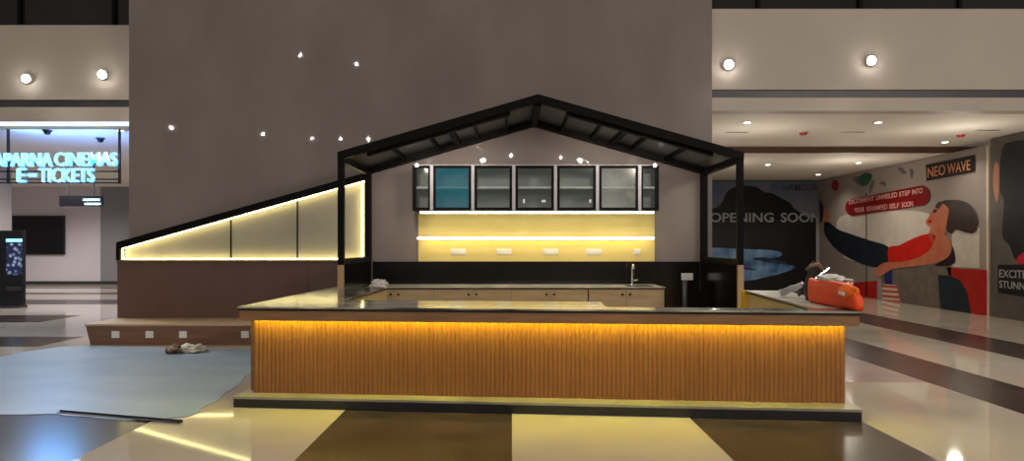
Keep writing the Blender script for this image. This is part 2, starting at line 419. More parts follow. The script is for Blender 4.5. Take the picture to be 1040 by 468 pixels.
# fluted front
fl = MB(); N = 132; K = 6; u0, u1 = .085, LEN-.075; v0 = .185; rows = []
for i in range(N):
    for k in range(K):
        t = k/K; uu = u0+(u1-u0)*(i+t)/N; dv = -.008*math.sqrt(max(0, 1-(2*t-1)**2)) if k else 0.0
        rows.append((uu, v0+dv))
rows.append((u1, v0))
a = [fl.bm.verts.new(L(u,v,.11)) for u, v in rows]; b = [fl.bm.verts.new(L(u,v,.935)) for u, v in rows]
for i in range(len(rows)-1): fl.bm.faces.new((a[i],a[i+1],b[i+1],b[i]))
e = [fl.bm.verts.new(L(u,.23,z)) for u, z in ((u0,.11),(u1,.11),(u1,.935),(u0,.935))]
fl.bm.faces.new((a[-1],e[1],e[2],b[-1])); fl.bm.faces.new((e[0],a[0],b[0],e[3])); fl.bm.faces.new((e[1],e[0],e[3],e[2]))
part('slatted_front', fl, M['oak'], bar)
part('led_strip', MB().solid([L(u0,.108,.903), L(u1,.108,.903), L(u1,.128,.903), L(u0,.128,.903)], (0,0,.012)), M['led_amber'], bar, label='amber light strip under the overhang')
# plinth
pl = [Vector((-2.77,6.85,0)), Vector((3.20,6.30,0)), Vector((3.30,6.9,0)), Vector((-2.72,7.45,0))]
part('plinth', MB().prism(pl, 0, .085), M['plinth'], bar, bevel=.004)
part('plinth_top', MB().prism(inset(pl, -.004), .085, .11), M['plinthT'], bar, bevel=.003)

# crumpled cloth at the end of the left wing
solo('crumpled_cloth', MB().blob((-1.89,9.85,1.035), (.12,.13,.075), .45, 2.4, 3.1, 4, 1.0), M['cloth'], 'crumpled dirty white cloth lying at the far end of the left counter wing', 'cloth', (-1.89,9.85,1.0), smooth=True)

# orange bag on the right wing
bag = thing('plastic_bag', 'orange plastic bag with white paper inside, lying on the right counter wing', 'bag', (3.2,6.9,1.0))
def loft(secs, n=16, jit=.0, seed=1):
    mb = MB(); rings = []
    for (c, wx, h) in secs:
        ring = []
        for k in range(n):
            t = 2*math.pi*k/n; x = math.copysign(abs(math.cos(t))**.6, math.cos(t)); z = math.copysign(abs(math.sin(t))**.7, math.sin(t))
            p = Vector((c[0]+x*wx, c[1], c[2]+h*(z*.5+.5)))
            q = noise.noise_vector(p*7+Vector((seed,0,0)))*jit
            if k > n*.95 or math.sin(t) > -.8: p += q
            p.z = max(p.z, 1.002); ring.append(mb.bm.verts.new(p))
        rings.append(ring)
    for a_, b_ in zip(rings, rings[1:]):
        for k in range(n): mb.bm.faces.new((a_[k],a_[(k+1)%n],b_[(k+1)%n],b_[k]))
    mb.bm.faces.new(rings[0]); mb.bm.faces.new(list(reversed(rings[-1])))
    return mb
secs = [((3.215,6.36,1.002),.03,.07),((3.215,6.40,1.002),.05,.13),((3.22,6.50,1.002),.06,.20),((3.22,6.64,1.002),.07,.25),((3.22,6.8,1.002),.072,.262),((3.22,7.0,1.002),.072,.25),((3.22,7.18,1.002),.07,.245),((3.215,7.30,1.002),.062,.25),((3.21,7.36,1.002),.05,.262),((3.205,7.39,1.002),.03,.268)]
part('bag_body', loft(secs, 22, .010, 2), M['orange'], bag, smooth=True)
part('paper_sheet', MB().blob((3.245,6.98,1.262), (.055,.30,.045), .5, 2.0, 5.0, 4), M['paper'], bag, smooth=True)
part('flap', MB().blob((3.20,6.56,1.165), (.066,.17,.075), .25, 1.6, 8.0, 4), M['orangel'], bag, smooth=True)
mb = MB(); lc = Vector((3.128,6.53,1.15)); mb.solid([lc+Vector((0,-.05,-.012)), lc+Vector((0,.05,-.004)), lc+Vector((0,.05,.025)), lc+Vector((0,-.05,.018))], (-.012,0,0))
part('printed_mark', mb, M['white'], bag, label='small white mark on the bag')
# coil of cable by the bag
mb = MB()
for j in range(3):
    pts = []
    for k in range(22):
        t = 2*math.pi*k/22; pts.append((3.28+(.10+.012*j)*math.cos(t), 8.1+.14*math.sin(t), 1.02+.022*j+.13*(.5+.5*math.cos(t+.5))*.8+.01*math.sin(5*t+j)))
    mb.tube(pts, .011, 8, True)
cc = thing('cable_coil', 'loose coil of grey cable behind the orange bag on the counter wing', 'cable', (3.28,8.1,1.0))
part('coil', mb, M['alu'], cc, smooth=True)
part('tie', MB().tube([(3.37,8.12,1.02),(3.41,8.10,1.05),(3.42,8.08,1.10),(3.38,8.06,1.13)], .018, 8), M['canvas'], cc)
# tool bag with silver bar behind the orange bag
tb = thing('tool_bag', 'dark canvas tool bag with a silver bar sticking out, standing behind the orange bag', 'bag', (3.375,7.62,1.0))
tsec = []
mb = MB(); rings = []
for z, wx, wy, dx in ((1.002,.12,.10,0),(1.06,.13,.11,0),(1.14,.135,.105,.0),(1.22,.125,.09,.005),(1.30,.10,.07,.0),(1.36,.085,.055,-.01),(1.40,.06,.04,-.015),(1.43,.03,.02,-.02)):
    ring = []
    for k in range(18):
        t = 2*math.pi*k/18; x = math.copysign(abs(math.cos(t))**.7, math.cos(t))*wx; y = math.copysign(abs(math.sin(t))**.7, math.sin(t))*wy
        p = Vector((3.375+dx+x, 7.62+y, z)); p += noise.noise_vector(p*9)*.015; p.z = max(p.z,1.002); ring.append(mb.bm.verts.new(p))
    rings.append(ring)
for a_, b_ in zip(rings, rings[1:]):
    for k in range(18): mb.bm.faces.new((a_[k],a_[(k+1)%18],b_[(k+1)%18],b_[k]))
mb.bm.faces.new(list(reversed(rings[0]))); mb.bm.faces.new(rings[-1])
part('body', mb, M['canvas'], tb, smooth=True)
part('band', MB().box(3.27,3.48,7.503,7.518,1.07,1.17), M['leather'], tb, bevel=.004, label='brown leather band')
part('strap', MB().tube([(3.395,7.54,1.33),(3.335,7.50,1.40),(3.255,7.50,1.385),(3.205,7.52,1.34)], [.02,.024,.024,.015], 8), M['leather'], tb, smooth=True, label='brown leather strap')
part('bar', MB().tube([(3.265,7.485,1.22),(3.455,7.50,1.36)], .016, 10).lathe([(.03,0),(.03,.025)], (3.265,7.485,1.21), (.8,.05,.6)), M['chrome'], tb, label='silver metal bar')

# ================================================================== BACK COUNTER
bc = thing('back_counter', 'low oak back counter with dark knobs and pale dusty top along the stone wall', 'counter', (.2,11.6,0))
BYF = 11.32; x0, x1 = -2.44, 2.50
part('carcass', MB().box(x0, x1, BYF+.022, WY-.03, .08, .885), M['cab'], bc)
part('kick_board', MB().box(x0, x1-.02, BYF+.06, WY-.04, 0, .08), M['skirt'], bc)
part('countertop', MB().box(x0, x1+.02, BYF-.015, WY-.022, .885, .915), M['granite2'], bc, bevel=.004)
part('edge_band', MB().box(x0, x1+.02, BYF-.018, BYF-.015, .887, .905), M['edge'], bc)
sx = [(p-CX)*BYF/F for p in (401,480,559,636)]; half = (sx[1]-sx[0])/2
doors = []
for i, c in enumerate(sx):
    for s in (-1, 1):
        a_, b_ = sorted((c+s*.003, c+s*(half-.003)))
        a_ = max(a_, x0); b_ = min(b_, x1)
        d = part('door', MB().box(a_, b_, BYF, BYF+.02, .09, .878), M['cab'], bc, bevel=.003)
        kx = c+s*.062
        part('knob', MB().lathe([(.010,0),(.010,.012),(.018,.018),(.020,.028),(.012,.034)], (kx,BYF,.80), (0,-1,0), 14), M['edge'], d, smooth=True)
sk = solo('sink', MB().box(1.93,2.36,11.45,11.47,.916,.920).box(1.93,2.36,11.85,11.87,.916,.920).box(1.93,1.95,11.45,11.87,.916,.920).box(2.34,2.36,11.45,11.87,.916,.920).box(1.94,2.35,11.46,11.86,.9155,.917),
     M['rod'], 'dark sink set into the back counter under the tap', 'sink', (2.15,11.66,.916))
tap = thing('tap', 'tall chrome tap standing on the back counter by the sink', 'tap', (2.08,11.92,.916))
part('body', MB().lathe([(.032,0),(.03,.012),(.021,.02),(.019,.13),(.023,.14)], (2.08,11.92,.916)), M['chrome'], tap, smooth=True)
part('spout', MB().tube([(2.08,11.92,1.04),(2.08,11.92,1.20),(2.08,11.90,1.245),(2.08,11.85,1.262),(2.08,11.79,1.24),(2.08,11.775,1.20)], [.016,.016,.02,.022,.021,.019], 12), M['chrome'], tap, smooth=True)
part('handle', MB().tube([(2.10,11.92,1.0),(2.15,11.90,1.005),(2.165,11.87,1.005)], [.018,.016,.013], 10), M['chrome'], tap, smooth=True)
# black splashback
solo('splashback', MB().box(-2.46, 3.32, WY-.022, WY-.002, 0, 1.315), M['blackg'], 'glossy black splashback band on the wall above the back counter', 'splashback', (.4,WY-.01,0), bevel=.002)
cp = thing('conduit_pipe', 'grey vertical conduit below the right socket, against black boards', 'pipe', (3.04,12.1,0))
part('pipe', MB().tube([(3.035,12.10,0),(3.035,12.10,.99)], .045, 14), M['slot'], cp, smooth=True)
part('clip', MB().box(2.975,3.095,12.05,12.148,.5,.53), M['rod'], cp)
solo('black_board', MB().box(2.56, 3.32, WY-.05, WY-.024, 0, .80), M['blackg'], 'black board on the wall to the right of the oak back counter', 'panel', (2.94,WY-.04,0), bevel=.002)

# ================================================================== YELLOW WALL PANEL, SHELF, CABINETS
wall_panel = solo('wall_panel', MB().box(-1.655, 2.52, WY-.03, WY-.004, 1.317, 2.19), M['ypanel'], 'yellow lit laminate wall panel between the glass cabinets and the black splashback', 'panel', (.43,WY-.02,1.317), bevel=.002)
sh = thing('wall_shelf', 'slim wall shelf with a glowing white light strip on its front edge', 'shelf', (.42,12.1,1.70))
part('board', MB().box(-1.63, 2.46, 12.03, WY-.03, 1.715, 1.738), M['ypanel'], sh)
part('led_strip', MB().box(-1.65, 2.48, 12.012, 12.03, 1.708, 1.742), M['led_white'], sh, label='glowing white light strip')
part('under_strip', MB().box(-1.6, 2.43, 12.06, 12.09, 1.703, 1.714), M['led_warm'], sh, label='warm light strip under the board')
CF = 11.72
ul = thing('under_cabinet_light', 'bright warm white light bar under the row of glass cabinets', 'light strip', (.42,11.95,2.15))
part('diffuser', MB().box(-1.58, 2.44, 11.84, 11.875, 2.150, 2.182), M['led_white'], ul)
part('channel', MB().box(-1.60, 2.46, 11.83, 11.91, 2.182, 2.194), M['alu'], ul)
ed = [(p-CX)*CF/F for p in (419.5,438.3,480.2,521.8,564.2,606.8,649.8,668.5)]
labs = ['narrow black framed glass cabinet at the left end of the cabinet row','black framed glass cabinet with a teal reflection tinted into its pane, beside the left end of the row',
 'grey green glass cabinet beside the one with the teal reflection','darkest glass cabinet in the middle of the row with two white stickers',
 'grey glass cabinet beside the middle one with one white sticker','palest dusty glass cabinet near the right end of the row','narrow black framed glass cabinet at the right end of the cabinet row']
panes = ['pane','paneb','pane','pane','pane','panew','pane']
Z0, Z1 = 2.195, 2.972
for i in range(7):
    a_, b_ = ed[i]+.001, ed[i+1]-.001; t = thing('wall_cabinet', labs[i], 'cabinet', ((a_+b_)/2, WY, Z0), 'glass wall cabinets')
    c = MB(); c.box(a_,b_,CF+.022,WY-.02,Z0,Z0+.018).box(a_,b_,CF+.022,WY-.02,Z1-.018,Z1).box(a_,a_+.018,CF+.022,WY-.02,Z0,Z1).box(b_-.018,b_,CF+.022,WY-.02,Z0,Z1)
    part('carcass', c, M['black'], t)
    part('back_panel', MB().box(a_+.018,b_-.018,WY-.04,WY-.004,Z0+.018,Z1-.018), M['cabin'], t)
    zz = (Z0+Z1)/2+.005
    part('shelf', MB().box(a_+.02,b_-.02,CF+.05,WY-.045,zz-.018,zz+.018), M['shelfg'], t)
    l, r = a_+.026, b_-.026
    fr = MB(); w_ = .045 if 0 < i < 6 else .03
    fr.box(l,l+w_,CF,CF+.02,Z0+.004,Z1-.012).box(r-w_,r,CF,CF+.02,Z0+.004,Z1-.012).box(l+w_,r-w_,CF,CF+.02,Z0+.004,Z0+.05).box(l+w_,r-w_,CF,CF+.02,Z1-.06,Z1-.012)
    d = part('door', fr, M['black'], t, bevel=.002)
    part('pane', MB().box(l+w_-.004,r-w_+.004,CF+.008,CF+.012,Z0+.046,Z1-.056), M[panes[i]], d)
    if i in (3,4):
        for (ux, uz, ww, hh) in ([(.10,.16,.035,.07),(-.13,.16,.07,.04)] if i == 3 else [(-.05,.16,.03,.06)]):
            xx = l+w_+ux if ux > 0 else r-w_+ux
            part('sticker', MB().box(xx-ww/2,xx+ww/2,CF+.004,CF+.008,Z0+uz-hh/2,Z0+uz+hh/2), M['white'], d, label='small white sticker')
    pm = MB().box(a_-.0005, a_+.025, CF-.004, CF+.022, Z0, Z1).box(a_, b_, CF-.006, CF+.022, Z1-.012, Z1)
    if i == 6: pm = MB().box(a_-.0005, a_+.025, CF-.004, CF+.022, Z0, Z1).box(a_, b_, CF-.006, CF+.022, Z1-.012, Z1)
    pm.box(b_-.025, b_+.0005, CF-.004, CF+.022, Z0, Z1) if i < 6 else None
    part('edge_profile', pm, M['alu'] , t)
    if i == 0: part('side_frame', MB().box(a_-.012,a_+.026,CF-.008,CF+.022,Z0-.004,Z1-.012), M['black'], t)
    if i == 6: part('side_frame', MB().box(b_-.026,b_+.012,CF-.008,CF+.022,Z0-.004,Z1-.012), M['black'], t)
for px, lab in ((423.5,'bright glint, made as a glowing disc, at the top left corner of the glass cabinet row'),(665,'bright glint, made as a glowing disc, at the top right corner of the glass cabinet row')):  # bright reflections at the row's corners, built as glowing discs
    p = atY(px, 168, CF); p.y = CF-.006
    t = thing('corner_glint', lab, 'light', p, 'corner glints of the cabinet row')
    part('ring', MB().lathe([(.034,0),(.036,.008),(.030,.012)], p, (0,-1,0), 18), M['alu'], t)
    part('lens', MB().lathe([(.028,.011),(.024,.02),(.008,.024)], p, (0,-1,0), 18), M['glint'], t)  # glowing disc standing for the bright reflection, no real lens

# ================================================================== SOCKETS
def socket(p, w_, h_, n, lab, group):
    t = thing('wall_socket', lab, 'socket', p, group)
    part('plate', MB().box(p[0]-w_/2,p[0]+w_/2,p[1]-.012,p[1],p[2]-h_/2,p[2]+h_/2), M['white'], t, bevel=.003)
    for k in range(n):
        xx = p[0]-w_/2+w_*(k+.5)/n
        part('switch', MB().box(xx-w_/n*.3,xx+w_/n*.3,p[1]-.017,p[1]-.012,p[2]-h_*.3,p[2]+h_*.3), M['paper'], t, bevel=.002)
    return t
for px, n, lab in ((465.5,3,'wide white socket under the glowing shelf, first from the left'),(512,3,'wide white socket under the glowing shelf, second from the left'),
               (559,3,'wide white socket under the glowing shelf, third from the left'),(603,3,'wide white socket under the glowing shelf, fourth from the left'),(647,1,'small white socket under the glowing shelf, above the tap')):
    p = atY(px, 255.5, WY-.03); socket(p, .26 if n == 3 else .12, .10, n, lab, 'sockets under the glowing shelf')
p = atY(700, 281, WY-.06); p.y = 12.073
socket((p.x, 12.075, p.z), .20, .115, 2, 'white socket on the black boards beside the oak back counter', None) if False else None
t = thing('wall_socket', 'white socket on black boards to the right of the tap', 'socket', (3.09,12.178,1.05))
part('plate', MB().box(2.99,3.19,12.14,12.178,.99,1.11), M['white'], t, bevel=.003)
for k in range(2): part('switch', MB().box(3.015+.09*k,3.075+.09*k,12.134,12.14,1.015,1.085), M['paper'], t, bevel=.002)

# ================================================================== HOUSE-SHAPED FRAME
FY0, FY1 = 10.15, 10.24; XL, XR, XA = -2.525, 3.37, .385; ZE, ZA, ZB = 2.98, 3.83, 1.315
BY0, BY1 = 12.02, 12.1
hs = thing('house_frame', 'black metal house-shaped frame with gabled roof over the bar', 'frame', (.42,11.1,0))
for x in (XL, XR):
    for (a_, b_) in ((FY0,FY1),(BY0,WY-.004)):
        part('post', MB().box(x-.045,x+.045,a_,b_,ZB,ZE-.02), M['black'], hs, bevel=.004)
    part('base_rail', MB().box(x-.045,x+.045,FY1,BY0,ZB,ZB+.09), M['black'], hs, bevel=.004)
    part('eave_rail', MB().box(x-.045,x+.045,FY1,BY0,ZE-.15,ZE-.05), M['black'], hs, bevel=.004)
def slope(x): return ZA-(ZA-ZE)*abs(x-XA)/(XR+.045-XA if x > XA else XA-XL+.045)
for s, xe in ((-1, XL-.045),(1, XR+.045)):
    for (a_, b_, th) in ((FY0-.01,FY1,.125),(BY0,WY-.004,.14)):
        part('rafter', MB().solid([(xe,a_,ZE-th),(xe,a_,ZE),(XA,a_,ZA),(XA,a_,ZA-th)], (0,b_-a_,0)), M['black'], hs, bevel=.003)
    # smoked roof sheet
    part('roof_sheet', MB().solid([(xe,FY1,ZE-.035),(xe,FY1,ZE-.012),(XA,FY1,ZA-.012),(XA,FY1,ZA-.035)], (0,BY0-FY1,0)), M['roof'], hs)
    # purlins crossing the roof depth
    for k, t in enumerate((.16,.33,.45,.56,.76)):
        x = XA+(xe-XA)*(t if s < 0 else t); z = slope(x)
        wd = .10 if k == 2 else .045
        part('purlin', MB().bar((x,FY1,z-.07),(x,BY0,z-.07), wd, .07), M['black'], hs)
    # light track slung under the front rafter
    xa, xb = XA+(xe-XA)*.14, XA+(xe-XA)*.86
    part('track', MB().solid([(xa,FY1+.01,slope(xa)-.17),(xa,FY1+.01,slope(xa)-.04),(xb,FY1+.01,slope(xb)-.04),(xb,FY1+.01,slope(xb)-.17)], (0,.09,0)), M['black'], hs)
for xx in (-1.6,-.6,1.4,2.4):
    o = light('SPOT','gable_wall_fill',(xx,FY1+.06,slope(xx)-.2),48,(1,.86,.74),spot_size=1.9,spot_blend=.9,shadow_soft_size=.06); aim(o,(xx*.9+.04,12.2,2.4))  # unseen spots added to brighten the wall inside the gable
part('ridge_beam', MB().box(XA-.05,XA+.05,FY1,BY0,ZA-.16,ZA-.04), M['black'], hs, bevel=.003)
for x, lab in ((XL,'low black partition wall with wooden edge, below the left posts of the house frame'),(XR,'low black partition wall with wooden edge, below the right posts of the house frame')):
    t = thing('partition_wall', lab, 'partition', (x,11.1,0), 'partitions under the house frame')
    part('panel', MB().box(x-.045,x+.045,10.19,WY-.03,0,ZB-.002), M['blackg'], t)
    part('edge_post', MB().box(x-.045,x+.045,10.15,10.19,0,ZB-.002), M['post'], t, bevel=.003, label='raw wooden edge post')

# ================================================================== SLOPED LIT PANEL ON THE LEFT
sl = thing('light_panel', 'long sloping triangular light panel with glowing yellow edges on the stone wall', 'light panel', (-4.7,12.1,1.34))
SX0, SX1 = -6.89, XL-.05
def st(x): return 1.655+(x-SX0)*(2.865-1.655)/(-2.55-SX0)       # top line of the beam
zb = 1.355
divs = [SX0+.07, -4.945, -3.775, -2.975, SX1]
for a_, b_ in zip(divs, divs[1:]):
    part('panel', MB().solid([(a_+.008,12.13,zb),(b_-.008,12.13,zb),(b_-.008,12.13,st(b_-.008)-.10),(a_+.008,12.13,st(a_+.008)-.10)], (0,.05,0)), M['shade'], sl)
part('sloping_beam', MB().solid([(SX0,11.99,st(SX0)-.125),(SX1,11.99,st(SX1)-.125),(SX1,11.99,st(SX1)),(SX0,11.99,st(SX0))], (0,.195,0)), M['black'], sl, bevel=.003)
part('end_cap', MB().box(SX0, SX0+.07, 11.99, 12.185, zb-.015, st(SX0)-.12), M['black'], sl)
for x in divs[1:4]: part('divider', MB().box(x-.012,x+.012,12.118,12.18,zb,st(x)-.11), M['black'], sl)
g = .018
part('led_strip', MB().solid([(SX0+.07,12.05,st(SX0+.07)-.125-g),(SX1,12.05,st(SX1)-.125-g),(SX1,12.05,st(SX1)-.127),(SX0+.07,12.05,st(SX0+.07)-.127)], (0,.025,0)), M['led_panel'], sl, label='sloping warm light strip')
part('led_strip', MB().box(SX0+.10, SX1-.02, 12.05, 12.075, zb, zb+.018), M['led_panel'], sl, label='bottom warm light strip')
part('led_strip', MB().box(SX0+.071, SX0+.09, 12.05, 12.075, zb, st(SX0+.08)-.16), M['led_panel'], sl, label='short upright light strip at the low end')
part('led_strip', MB().box(SX1-.055, SX1-.035, 12.05, 12.075, zb+.03, st(SX1-.05)-.16), M['led_panel'], sl, label='upright light strip at the high end')
dd = thing('dado_panel', 'dark brown laminate panel on the wall between the light panel and the low platform', 'panel', (-4.7,12.1,.336))
part('board', MB().box(SX0, -3.56, 12.03, WY-.004, .338, zb-.04), M['brownlam'], dd, bevel=.002)
part('board', MB().box(-3.555, XL-.05, 12.03, WY-.004, .338, zb-.04), M['brownlam'], dd, bevel=.002)
part('cap', MB().box(SX0, XL-.05, 11.99, WY-.004, zb-.04, zb-.018), M['brownlam'], dd)

# low platform with sockets
pf = thing('platform', 'low wooden platform with tan top and brown front along the brown panel', 'platform', (-4.7,11.6,0))
PY = 11.1
part('body', MB().solid([(-6.79,PY,0),(-2.62,PY,0),(-2.62,PY,.306),(-6.865,PY,.306)], (0,WY-.006-PY,0)), M['platf'], pf)
part('top', MB().box(-6.88,-2.60,PY-.012,WY-.006,.306,.336), M['platT'], pf, bevel=.003)
for px, lab in ((117.5,'white socket on the platform front, at its open end'),(152,'white socket on the platform front, second from its open end'),
                (186,'white socket on the platform front, above the crumpled rag'),(249,'white socket on the platform front, half behind the bar counter')):
    p = atY(px, 339.5, PY); socket((p.x, PY, .168), .125, .11, 2, lab, 'sockets on the platform front')

# ================================================================== FLOOR CLUTTER
sheet = [(-60,372),(0,363),(28,357),(60,352.5),(90,351),(165,353),(258,355),(262,372),(246,386),(229,402),(212,411),(204,417),(188,424),(150,426.5),(130,427.5),(95,424.5),(60,421.5),(30,421),(0,421.5),(-60,421)]
pts = [atZ(px, py, 0) for px, py in sheet]
pts = [Vector((p.x, min(p.y, 11.05), 0.001)) for p in pts]
jag = []
for i, p in enumerate(pts):
    q = pts[(i+1)%len(pts)]
    for k in range(6):
        r = p.lerp(q, k/6); r += Vector((noise.noise(r*4), noise.noise(r*4+Vector((9,0,0))), 0))*.05; r.y = min(r.y, 11.07); jag.append(r)
solo('protective_sheet', MB().solid(jag, (0,0,.005)), M['bluesheet'], 'large pale blue protective sheet spread on the floor before the low platform', 'sheet', (-5,8.5,0))
rg = thing('crumpled_rag', 'crumpled pale plastic and brown rag lying on the blue sheet', 'rag', (-4.9,10.3,0.006))
part('plastic', MB().blob((-4.80,10.34,.05), (.20,.13,.065), .5, 2.2, 1.3, 4, .007), M['rag'], rg, smooth=True)
part('cloth', MB().blob((-5.00,10.22,.045), (.10,.10,.065), .55, 2.6, 4.3, 4, .007), M['ragd'], rg, smooth=True)
a_, b_ = atZ(59,419.5), atZ(184,430)
ms = thing('metal_strip', 'long thin black metal strip lying along the near edge of the blue sheet', 'strip', (a_+b_)/2)
part('web', MB().bar(a_+Vector((0,0,.009)), b_+Vector((0,0,.009)), .04, .005), M['rod'], ms)
dv = Vector((-(b_-a_).y, (b_-a_).x, 0)).normalized()*.018
part('flange', MB().bar(a_+dv+Vector((0,0,.019)), b_+dv+Vector((0,0,.019)), .004, .02), M['rod'], ms)

# ================================================================== LEFT: CINEMA SIGN, SCREENS, KIOSK
SY = 13.9
def P(px, py): return atY(px, py, SY)
sg = thing('cinema_sign', 'glowing cyan letters APARNA CINEMAS E - TICKETS hanging on a dark frame', 'sign', P(57,185))
lt = MB(); hl = MB()
def word(txt, xa, xb, yt, yb):
    p = P(xa, yb); q = P(xb, yt)
    place_text(lt, txt, p, (1,0,0), (0,0,1), q.x-p.x, q.z-p.z, .05, bold=.0)
    place_text(hl, txt, p+Vector((-.012,.045,-.012)), (1,0,0), (0,0,1), q.x-p.x+.024, q.z-p.z+.024, .03, bold=.010)
word('APARNA', -7, 52, 155.5, 168.5); word('CINEMAS', 55.5, 118, 155, 168)
word('E', 17.5, 25, 171, 184.5); word('TICKETS', 39.5, 94.5, 171, 184.5)
p = P(28.8, 178.6); q = P(34.8, 176.6)
lt.box(p.x, q.x, SY-.025, SY+.025, p.z, q.z); hl.box(p.x-.02, q.x+.02, SY+.03, SY+.07, p.z-.02, q.z+.02)
part('letters', lt, M['sign'], sg); part('letter_halo', hl, M['signhalo'], sg, label='blue glare halo of the letters, built as a glowing layer')  # bloom around the letters imitated by a glowing layer behind them
fr = MB(); zc = 3.955
for px in (4, 118): p = P(px, 186); fr.box(p.x-.02, p.x+.02, SY+.1, SY+.14, p.z, zc)
for py in (166, 173.5, 181.5, 185):
    a_, b_ = P(-10, py), P(118.8, py); fr.box(a_.x, b_.x, SY+.1, SY+.13, a_.z-.014, a_.z+.014)
part('frame', fr, M['rod'], sg)
light('AREA', 'cinema_sign_glow', P(57,170)+Vector((0,-.15,0)), 30, (.14,.42,1), size=.9) .rotation_euler = (math.radians(-60),0,0)
light('AREA', 'cinema_sign_back_glow', P(57,170)+Vector((0,.3,0)), 90, (.16,.36,1), size=2.2) .rotation_euler = (math.radians(100),0,0)

DY = 18.0
hd = thing('hanging_screen', 'small black hanging screen with cyan text rows below the cinema sign', 'screen', atY(81,210,DY))
a_, b_ = atY(60,209.5,DY), atY(103,198.5,DY)
part('body', MB().box(a_.x,b_.x,DY,DY+.1,a_.z,b_.z), M['kiosk'], hd, bevel=.005)
for px in (68, 94): p = atY(px, 198.5, DY); part('rod', MB().box(p.x-.015,p.x+.015,DY+.035,DY+.065,p.z,3.957), M['rod'], hd)
tx = MB()
for py, xa in ((202.8,84.5),(207,86)):
    x_ = xa
    while x_ < 101:
        ww = random.uniform(1.2,2.6); u_, v_ = atY(x_,py+1,DY), atY(x_+ww,py-1,DY); tx.box(u_.x,v_.x,DY-.006,DY,u_.z,v_.z); x_ += ww+.5
part('lit_rows', tx, M['sign'], hd)
a_, b_ = atY(12,258.5,27.9), atY(65,219,27.9)
tv = thing('wall_screen', 'large black screen, switched off, on the far wall of the left corridor', 'screen', (a_+b_)/2)
part('bezel', MB().box(a_.x,b_.x,27.9,28.0,a_.z,b_.z), M['kiosk'], tv, bevel=.01)
part('display', MB().box(a_.x+.05,b_.x-.05,27.893,27.9,a_.z+.05,b_.z-.05), M['blackg'], tv)

KY = 17.6
def KP(px, py): return atY(px, py, KY)
a_, b_ = KP(-8,312), KP(23,234)
kk = thing('display_kiosk', 'tall black kiosk with a bright blue screen at the corridor entrance', 'kiosk', ((a_.x+b_.x)/2, KY+.06, 0))
part('cabinet', MB().box(a_.x,b_.x,KY,KY+.12,.06,b_.z), M['kiosk'], kk, bevel=.01)
part('foot', MB().box(a_.x+.03,b_.x-.03,KY-.1,KY+.22,0,.06), M['skirt'], kk)
ms_ = bpy.data.materials.new('kiosk_screen_image'); ms_.use_nodes = True; nt = ms_.node_tree; bs = nt.nodes['Principled BSDF']
bs.inputs['Base Color'].default_value = (.01,.01,.015,1); bs.inputs['Roughness'].default_value = .2
tc = nt.nodes.new('ShaderNodeTexCoord'); vo = nt.nodes.new('ShaderNodeTexVoronoi'); vo.inputs['Scale'].default_value = 9
cr = nt.nodes.new('ShaderNodeValToRGB'); el = cr.color_ramp.elements
el[0].position = .05; el[0].color = (.45,.6,.9,1); el[1].position = .5; el[1].color = (.01,.02,.06,1)
nt.links.new(tc.outputs['Object'], vo.inputs['Vector']); nt.links.new(vo.outputs['Distance'], cr.inputs['Fac'])
nt.links.new(cr.outputs['Color'], bs.inputs['Emission Color']); bs.inputs['Emission Strength'].default_value = .6
u_, v_ = KP(6.5,279), KP(22.5,246); part('screen', MB().box(u_.x,v_.x,KY-.01,KY,u_.z,v_.z), ms_, kk)
u_, v_ = KP(6.5,245.5), KP(22.5,242.5); part('header_light', MB().box(u_.x,v_.x,KY-.014,KY,u_.z,v_.z), M['sign'], kk, label='glowing blue header bar')
u_, v_ = KP(7,295), KP(22,291); part('tray', MB().box(u_.x,v_.x,KY-.05,KY,u_.z,v_.z), M['rod'], kk)

# ================================================================== RIGHT: OPENING SOON HOARDING
def flat(name, polys, m, parent, d, label=None):     # printed areas on a hoarding face
    mb = MB()
    for p in polys: mb.solid(p, d)
    return part(name, mb, m, parent, label=label)
PC = {}
def ink(name, r, g, b, r2=None, scale=3):
    if name not in PC:
        c = rgb(r,g,b); c2 = rgb(*r2) if r2 else tuple(min(1,x*1.12) for x in c[:3])+(1,)
        PC[name] = mat('print_'+name, c, .45, col2=c2, scale=scale, spec=.2)
    return PC[name]
OY = 24.2
def O(px, py): return atY(px, py, OY)
oz = thing('opening_hoarding', 'black shop hoarding reading OPENING SOON with a dark hill above blue water', 'hoarding', (8.3,OY,0))
part('board', MB().box(5.2, 10.68, OY, OY+.1, 0, 3.85), ink('night',20,18,21,(25,23,26)), oz)
d1 = (0,-.004,0)
sky = [(680,184),(832,184),(832,222),(815,219),(807,214),(680,214)]
flat('printed_sky', [[O(*p) for p in sky]], ink('dusk',112,112,120,(78,92,118),.6), oz, d1)
hill = [(690,214),(722,212),(732,207),(738,195),(746,190),(757,188.5),(768,190),(777,195),(784,196),(793,201),(801,205),(806,211),(812,220),(760,224),(700,224)]
flat('printed_hill', [smooth_poly([O(*p)+Vector((0,-.004,0)) for p in hill],4)], ink('hill',11,10,12,(15,14,16)), oz, d1)
for wv in ([(700,254),(760,253),(790,255),(793,260),(780,263),(792,267),(808,271),(795,277),(775,282),(757,285),(700,287)],):
    flat('printed_water', [smooth_poly([O(*p)+Vector((0,-.004,0)) for p in wv],3)], ink('water',44,76,122,(130,170,205),1.6), oz, d1)
flat('printed_wave', [smooth_poly([O(*p)+Vector((0,-.008,0)) for p in q],3) for q in ([(764,263),(775,261),(790,264),(800,268),(785,267)],[(730,268),(750,270),(770,274),(748,273)])], ink('wave',30,42,66,(46,62,90)), oz, d1)
